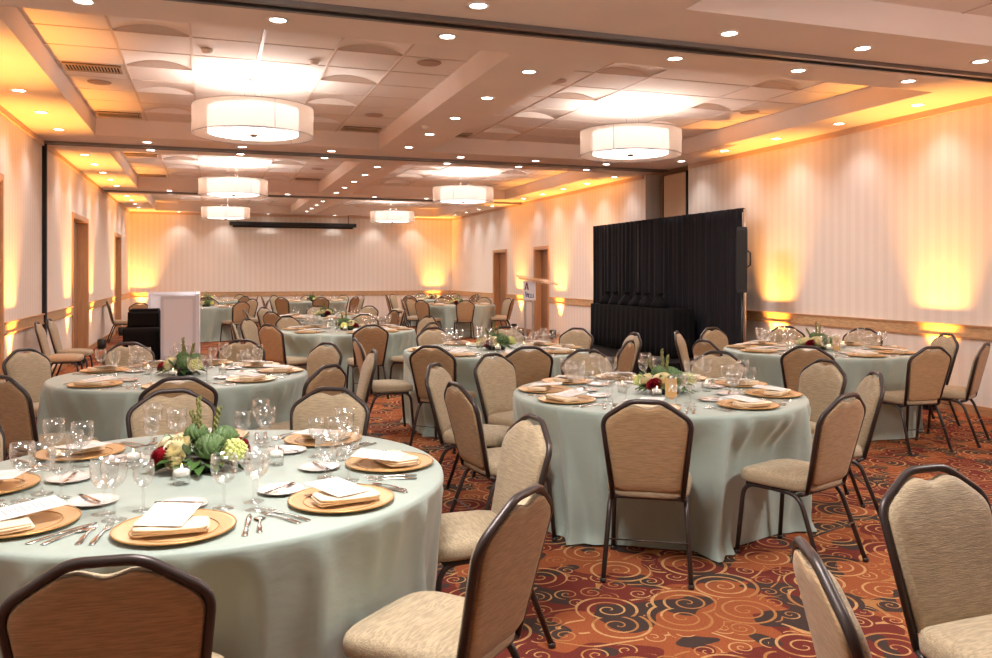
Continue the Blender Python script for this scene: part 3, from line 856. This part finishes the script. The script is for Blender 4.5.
def tablecloth(ctr, chairs, seed, near):
    """ctr world; chairs: list of (x, y, rz) world"""
    q = random.Random(seed); n = 288 if near else 128
    Rt = .918
    zs = [TOP, TOP, TOP, TOP-.0015, TOP-.008, TOP-.022, TOP-.05, .66,.6,.54,.48,.42,.36,.3,.24,.18,.12,.07,.035,.012] 
    rs = [.3, .7, Rt-.02, Rt-.008, Rt-.001, Rt+.002]
    nf = 23 if near else 17
    folds = []
    k = 0.0
    while k < 2*PI:
        folds.append((k, q.uniform(.03,.06), q.uniform(.4,1.0))); k += q.uniform(.13,.30)
    ph = [q.uniform(0, 6.28) for _ in range(6)]
    def fold(a, z):
        t = (TOP-z)/TOP
        v = 0
        for (c, w, h) in folds:
            dd = (a-c+.04*math.sin(z*5+c*3)+PI) % (2*PI) - PI
            ww = w*(.65+.5*t)
            v += h*math.exp(-(dd/ww)**2)
        return v
    vs = [(0,0,TOP)]; fs = []
    rows = []
    for i, z in enumerate(zs):
        row = []
        for k in range(n):
            a = 2*PI*k/n
            if i < 6: r = rs[i]; zz = z
            else:
                t = (TOP-z)/TOP
                r = Rt + .004 - .095*t + fold(a, z)*.15*t**.75
                r += .05*t*math.sin(3*a+ph[0])*.4 + .012*t*math.sin(29*a+ph[1]+3*t)
                if t > .93: r += (t-.93)*.6
                zz = z if z > .02 else .006+.006*(1+math.sin(7*a))/2
                x, y = ctr[0]+r*math.cos(a), ctr[1]+r*math.sin(a)
                if z < .74:
                    for (cx, cyy, rz) in chairs:
                        dx, dy = x-cx, y-cyy
                        lx = dx*math.cos(-rz)-dy*math.sin(-rz); ly = dx*math.sin(-rz)+dy*math.cos(-rz)
                        if abs(lx) < .36 and ly < .30:
                            lim = .25
                            need = lim-ly
                            if need > 0:
                                f = (1-smoothstep(.24,.36,abs(lx)))*(1-smoothstep(.48,.74,z))
                                r -= need*f*1.02
                x, y = ctr[0]+r*math.cos(a), ctr[1]+r*math.sin(a)
            row.append(len(vs)); vs.append((r*math.cos(a), r*math.sin(a), zz))
        rows.append(row)
    for k in range(n): fs.append((0, rows[0][k], rows[0][(k+1)%n]))
    for i in range(len(rows)-1):
        for k in range(n):
            k2 = (k+1)%n; fs.append((rows[i][k], rows[i+1][k], rows[i+1][k2], rows[i][k2]))
    b = MB(); b.add(vs, fs, True)
    o = b.build('tablecloth', M_['cloth']); o.location = (ctr[0], ctr[1], 0)
    return o

jit = random.Random(5)
for ti, (td, ctr, sets, chairs, level) in enumerate(TABLES):
    cw = W(*ctr); used = set(); cl = []
    for (a, r) in chairs:
        rr = max(r-BACK, 1.02)
        aj = a+jit.uniform(-1,1)
        x, y = W(ctr[0]+rr*math.cos(R(a)), ctr[1]+rr*math.sin(R(a)))
        rz = math.atan2(cw[1]-y, cw[0]-x)-PI/2 + jit.uniform(-.09,.09)
        cl.append((x, y, rz, a))
    uh = []
    for (x, y, rz, a) in cl:
        h = hour(a)
        while HOURS[h] in used: h = (h+1) % 12
        used.add(HOURS[h])
        aa = (a+360) % 360
        view = 'seen from behind' if 225 <= aa <= 315 else 'seen from the front' if 45 <= aa <= 135 else ('facing left' if (aa < 45 or aa > 315) else 'facing right')
        CHR.get((x, y, 0), rz, 'beige banquet chair %s, %s o\'clock, %s' % (view, HOURS[h], td), 'chair', 'chairs around the round tables')
    lab = {0:'sage green floor-length cloth over the round front left table'}.get(ti, 'sage green floor-length cloth covering the %s' % td)
    tag(tablecloth(cw, [c[:3] for c in cl], 100+ti, ti < 6), lab, 'tablecloth', 'round sage tablecloths')
    used = set()
    for a in sets:
        if ti == 0 and a == -163: pass
        h = hour(a)
        while HOURS[h] in used: h = (h+1) % 12
        used.add(HOURS[h])
        setting(ctr, a, HOURS[h], td, level, jit)
    pr = CP if ti % 2 == 0 else CP2
    off = (-.03,.08) if ti == 0 else (.05,-.04) if ti == 1 else (0,0)
    fx, fy = W(ctr[0]+off[0], ctr[1]+off[1])
    pr.get((fx, fy, TOP), -YAW + [0,.4,-.3,.5,.2,2.2,1.5,.8,0,2.6,1.1,.3][ti], 'low centrepiece of artichokes, cream and red roses on the %s' % td, 'floral centrepiece', 'floral centrepieces').scale = (1.18,1.18,1.12)
    if level >= 1:
        for k, (u, v, wd) in enumerate(((-.1 if ti == 1 else .02,-.235,'in front of'), (.28,.07,'right of'), (-.27,.03,'left of'))):
            x, y = W(ctr[0]+off[0]+u, ctr[1]+off[1]+v)
            VO.get((x, y, TOP), k, 'lit white votive candle %s the flowers on the %s' % (wd, td), 'candle', 'votive candles')
x, y = W(1.03+.07, 5.35-.285)
tc = mk_tcard('13'); tc.location = (x-.04, y, TOP); tc.rotation_euler = (0,0,-YAW-.2)
tag(tc, 'gold table card with white script 13 on the centre right table', 'table card')
x, y = W(3.28+.05, 8.35-.2)
tc2 = mk_tcard(None); tc2.location = (x, y, TOP); tc2.rotation_euler = (0,0,-YAW-.3)
tag(tc2, 'plain gold table card among flowers on the right wall table', 'table card')

# loose chairs: by the walls and at the table outside the right edge
def ch(x, y, rz, lab, group=None): CHR.get((x, y, 0), rz, lab, 'chair', group)
x, y = W(1.48, 2.35); ch(x, y, -YAW+R(-160), 'large beige banquet chair facing right in the lower right corner')
x, y = W(1.02, 1.84); ch(x, y, -YAW+R(-96), 'beige banquet chair cut off by the bottom edge, lower right')
ch(-1.74, 12.0, R(-90), 'beige banquet chair against the left wall, nearer of the two before the door', 'chairs along the left wall')
ch(-1.72, 12.75, R(-92), 'beige banquet chair against the left wall, farther of the two before the door', 'chairs along the left wall')
ch(-1.8, 20.5, R(-80), 'beige banquet chair behind the black draped stand, left one', 'chairs along the left wall')
ch(-1.38, 19.6, R(5), 'beige banquet chair behind the black draped stand, back turned to camera', 'chairs along the left wall')

# ------------------------------------------------------------------ white bar panels and black draped stand
def panel(root, xa, ya, xb, yb, h, t=.05):
    L = math.hypot(xb-xa, yb-ya); a = math.atan2(yb-ya, xb-xa)
    mt = Matrix.Translation((xa, ya, 0)) @ Matrix.Rotation(a, 4, 'Z')
    b = MB(); b.box(0, L, -t/2, t/2, .03, h, mt)
    p = b.build('panel', M_['white'], root)
    b = MB()
    for s in (-1, 1):
        y0, y1 = sorted((s*t/2, s*(t/2+.008)))
        b.box(0,.05,y0,y1,.03,h,mt); b.box(L-.05,L,y0,y1,.03,h,mt); b.box(.05,L-.05,y0,y1,h-.06,h,mt); b.box(.05,L-.05,y0,y1,.03,.1,mt)
    b.build('panel_frame', M_['whiteedge'], p)
    b = MB(); b.box(.05,.1,-t/2,t/2,0,.03,mt); b.box(L-.1,L-.05,-t/2,t/2,0,.03,mt); b.build('foot', M_['blackgloss'], p)
r = empty('portable_bar')
panel(r, -.76, 15.55, -.19, 15.55, 1.14); panel(r, -.16, 15.53, -.16, 17.4, 1.17); panel(r, -1.08, 17.45, -.14, 17.45, 1.17)
b = MB(); b.box(-.50,-.19,15.6,17.4,1.0,1.03); b.build('counter', M_['white'], r)
tag(r, 'white portable bar of framed panels left of centre in the mid distance', 'bar')
r = empty('draped_stand')
def wavybox(x0, x1, y0, y1, z0, z1, amp=.012, nseg=14):
    ring = []
    def line(a, c, n): return [(a[0]+(c[0]-a[0])*k/n, a[1]+(c[1]-a[1])*k/n) for k in range(n)]
    base = line((x0,y0),(x1,y0),nseg)+line((x1,y0),(x1,y1),nseg)+line((x1,y1),(x0,y1),nseg)+line((x0,y1),(x0,y0),nseg)
    cx, cyy = (x0+x1)/2, (y0+y1)/2; rings = []
    for t in range(7):
        z = z1+(z0-z1)*t/6; k_ = t/6
        rings.append([(cx+(p[0]-cx)*(1+amp*k_*math.sin(i*1.9)*2+.02*k_), cyy+(p[1]-cyy)*(1+amp*k_*math.sin(i*2.3)+.02*k_), z) for i, p in enumerate(base)])
    b = MB(); b.loft(rings); return b
wavybox(-1.38,-.80,15.75,16.95,.01,.57).build('lower_cover', M_['black'], r)
wavybox(-1.33,-.82,16.1,16.85,.571,.84,.004).build('upper_cover', M_['black'], r)
wavybox(-1.31,-.84,16.3,16.8,.841,.88,.002).build('top_shelf', M_['black'], r)
tag(r, 'low two-tiered stand covered in black cloth beside the white bar', 'stand')

# ------------------------------------------------------------------ stage side: drape, table, lectern, loudspeaker
b = MB(); b.box(6.05, 7.15, 10.75, 15.2, .0, .2)
st = b.build('stage_riser', M_['black'])
b = MB(); b.box(6.04, 7.13, 10.74, 15.21, .2, .215); b.build('deck', M_['blackgloss'], st)
tag(st, 'low black stage platform in front of the black drape', 'stage')
r = empty('pipe_and_drape', (7.38, 10.25, 0))
H = 2.45
for k, y in enumerate((0, 1.65, 3.3, 4.95)):
    b = MB(); b.tube([(0,y,.01),(0,y,H+.01)], .02, 8); b.build('upright', M_['silver'], r)
    b = MB(); b.box(-.2,.2,y-.2,y+.2,0,.012); b.build('base_plate', M_['blackgloss'], r)
b = MB(); b.tube([(0,0,H),(0,4.95,H)], .018, 8); b.build('crossbar', M_['silver'], r)
q = random.Random(4)
pw = 4.93/8
for k in range(8):
    y0 = .01+k*pw; ph = q.uniform(0,6); fq = q.uniform(30,40)
    def fn(u, v, y0=y0, ph=ph, fq=fq):
        z = .03+(H+.0-.0)*v; y = u*pw
        am = .028*(1.15-.55*v)
        e = min(1, 6*min(u,1-u)+.25)
        return (-.045+am*e*math.sin(fq*y+ph+.6*math.sin(3*v))+.010*math.sin(2.3*fq*y)*e, y0+y+.004*math.sin(8*v+ph)*e, z)
    b = MB(); b.grid(fn, 44, 14)
    o = b.build('drape_panel', M_['drape'], r)
    sm = o.modifiers.new('thick', 'SOLIDIFY'); sm.thickness = .004
    b = MB(); b.tube([(-.004,y0+.005,H+.002),(-.004,y0+pw-.005,H+.002)], .03, 10); b.build('pole_pocket', M_['drape'], o)
tag(r, 'tall black pipe and drape curtain along the right wall', 'curtain')
# draped buffet table on the stage
def drapedtable():
    b = MB(); q = random.Random(2); pts = []
    x0, x1, y0, y1 = 6.76, 7.12, 11.2, 14.1
    rings = []
    nL, nS = 120, 30
    base = [(x0, y0+(y1-y0)*k/nL) for k in range(nL)]+[(x0+(x1-x0)*k/nS, y1) for k in range(nS)]+[(x1, y1-(y1-y0)*k/nL) for k in range(nL)]+[(x1-(x1-x0)*k/nS, y0) for k in range(nS)]
    cx, cyy = (x0+x1)/2, (y0+y1)/2
    for t, z in enumerate((.975,.972,.95,.8,.6,.4,.22)):
        a = 0 if t < 2 else .015*(t-1)/5
        rings.append([(p[0]+(a*math.sin(i*.9)-a) * (1 if p[0] < cx else -1), p[1]+ (a*math.sin(i*.9+1)-a)*(1 if p[1] < cyy else -1)*.6, z) for i, p in enumerate(base)])
    b.loft(rings); return b
tag(drapedtable().build('draped_table', M_['black']), 'long table covered in black cloth on the stage before the drape', 'table')
for k in range(6):
    yb = 11.9+k*.38; q = random.Random(k)
    b = MB(); n = 20; rings = []
    for (z, rr) in ((0,.13),(.02,.15),(.07,.13),(.13,.085),(.17,.045),(.19,.035),(.215,.055),(.23,.06)):
        rings.append([(rr*(1+.14*math.sin(5*2*PI*i/n+k)+.06*math.sin(9*i+k))*math.cos(2*PI*i/n)*.9, rr*(1+.14*math.sin(5*2*PI*i/n+k))*math.sin(2*PI*i/n)*1.15 + .05*z/.2*math.sin(k*2), z) for i in range(n)])
    b.loft(rings)
    o = b.build('cloth_bundle', M_['black']); o.location = (6.94, yb, .977)
    tag(o, 'gathered black cloth bundle on the black table, %s from the near end' % ords[k], 'cloth bundle', 'black cloth bundles')

# loudspeaker on its tripod
sx, sy = P(742.5, 11.55)
r = empty('speaker_stand', (sx, sy, 0))
b = MB(); b.tube([(0,0,.1),(0,0,1.26)], .018, 8); b.build('pole', M_['blackgloss'], r)
for k in range(3):
    a = 2*PI*k/3+.3; b = MB(); b.tube([(0,0,.5),(.33*math.cos(a),.33*math.sin(a),.015)], .012, 6); b.build('leg', M_['blackgloss'], r)
tag(r, 'thin black tripod speaker stand at the near end of the drape', 'speaker stand')
r = empty('loudspeaker', (sx, sy, 1.265), R(142))
prof = [(-.17,0),(.17,.0),(.17,.30),(.17,.85),(-.17,.85),(-.20,.7),(-.20,.15)]
b = MB(); b.loft([[(p[0]*(.42 if s else .36), -.19+s*.36, p[1]) for p in [(-.15,.0),(.15,0),(.17,.04),(.17,.86),(.15,.9),(-.15,.9),(-.17,.86),(-.17,.04)]] for s in (0,1)], smooth=False)
b.build('cabinet', M_['blackgloss'], r)
b = MB(); b.box(-.06,.06,.171,.182,.05,.85); b.build('grille', M_['dark'], r)
b = MB(); b.tube([(-.06,-.1,.35),(-.10,-.1,.38),(-.10,-.1,.55),(-.06,-.1,.58)], .012, 6); b.build('handle', M_['blackgloss'], r)
tag(r, 'tall black loudspeaker on a stand at the near end of the drape', 'loudspeaker')

# acrylic lectern
lx, ly = P(529, 15.2)
r = empty('lectern', (lx, ly, 0), -YAW+R(8))
b = MB()
def slab(x0, x1, pts, t=.012):
    b = MB(); b.add([(x0,p[0],p[1]) for p in pts]+[(x1,p[0],p[1]) for p in pts], [(0,1,2,3),(7,6,5,4),(0,4,5,1),(1,5,6,2),(2,6,7,3),(3,7,4,0)]); return b
b = MB(); b.box(-.085,-.055,-.03,.03,.03,1.35); b.box(.055,.085,-.03,.03,.03,1.35); b.build('post', M_['silver'], r)
b = MB(); b.box(-.28,.28,-.22,.22,0,.03); b.build('base', M_['acrylic'], r)
mt = Matrix.Translation((.15,0,1.40)) @ Matrix.Rotation(R(9), 4, 'Y') @ Matrix.Rotation(R(10), 4, 'X')
b = MB(); b.box(-.36,.36,-.22,.22,0,.014,mt); b.box(-.36,.36,-.225,-.21,.014,.04,mt); b.build('reading_shelf', M_['acrylic'], r)
b = MB(); b.box(-.05,.05,-.04,.04,1.33,1.38); b.build('bracket', M_['alu'], r)
b = MB(); b.box(-.115,.115,-.055,-.045,1.04,1.39); sg = b.build('sign', M_['sign'], r)
b = MB()
def bar2(xa, za, xb, zb, w):
    a = math.atan2(zb-za, xb-xa); nx, nz = -math.sin(a)*w/2, math.cos(a)*w/2
    b.add([(xa+nx,-.0565,za+nz+.11),(xa-nx,-.0565,za-nz+.11),(xb-nx,-.0565,zb-nz+.11),(xb+nx,-.0565,zb+nz+.11)], [(0,1,2,3)])
bar2(-.085,1.12,-.052,1.255,.02); bar2(-.052,1.255,-.025,1.12,.024); bar2(-.08,1.155,-.03,1.155,.014)
b.build('logo_letter', M_['signred'], sg)
b = MB()
bar2(-.07,1.09,-.06,.99,.02); bar2(-.035,1.07,-.03,.99,.016); bar2(-.06,1.03,.0,1.05,.014)
for k in range(4): bar2(-.02+k*.03,1.05,-.015+k*.03,.98,.012); 
bar2(-.02,.985,.08,.985,.01)
b.build('logo_lettering', M_['signblue'], sg)
tag(r, 'clear acrylic lectern with white logo sign near the right wall doorways', 'lectern')

# ------------------------------------------------------------------ camera, world, colour
cam = bpy.data.cameras.new('camera'); cam.sensor_width = 36; cam.lens = 36*F/992
cam.shift_y = -(329-274)/992; cam.clip_start = .05; cam.clip_end = 100
co = bpy.data.objects.new('camera', cam); COL.objects.link(co)
co.location = (0,0,CH); co.rotation_euler = (PI/2, 0, -YAW)
scene.camera = co
w = bpy.data.worlds.new('world'); scene.world = w; w.use_nodes = True
w.node_tree.nodes['Background'].inputs[0].default_value = (.5,.45,.42,1); w.node_tree.nodes['Background'].inputs[1].default_value = .1
vs = scene.view_settings
vs.view_transform = 'Standard'; vs.look = 'None'; vs.gamma = 1; vs.use_curve_mapping = False; vs.exposure = 0.38
scene.cycles.transparent_max_bounces = 32
scene.cycles.max_bounces = 8; scene.cycles.diffuse_bounces = 5
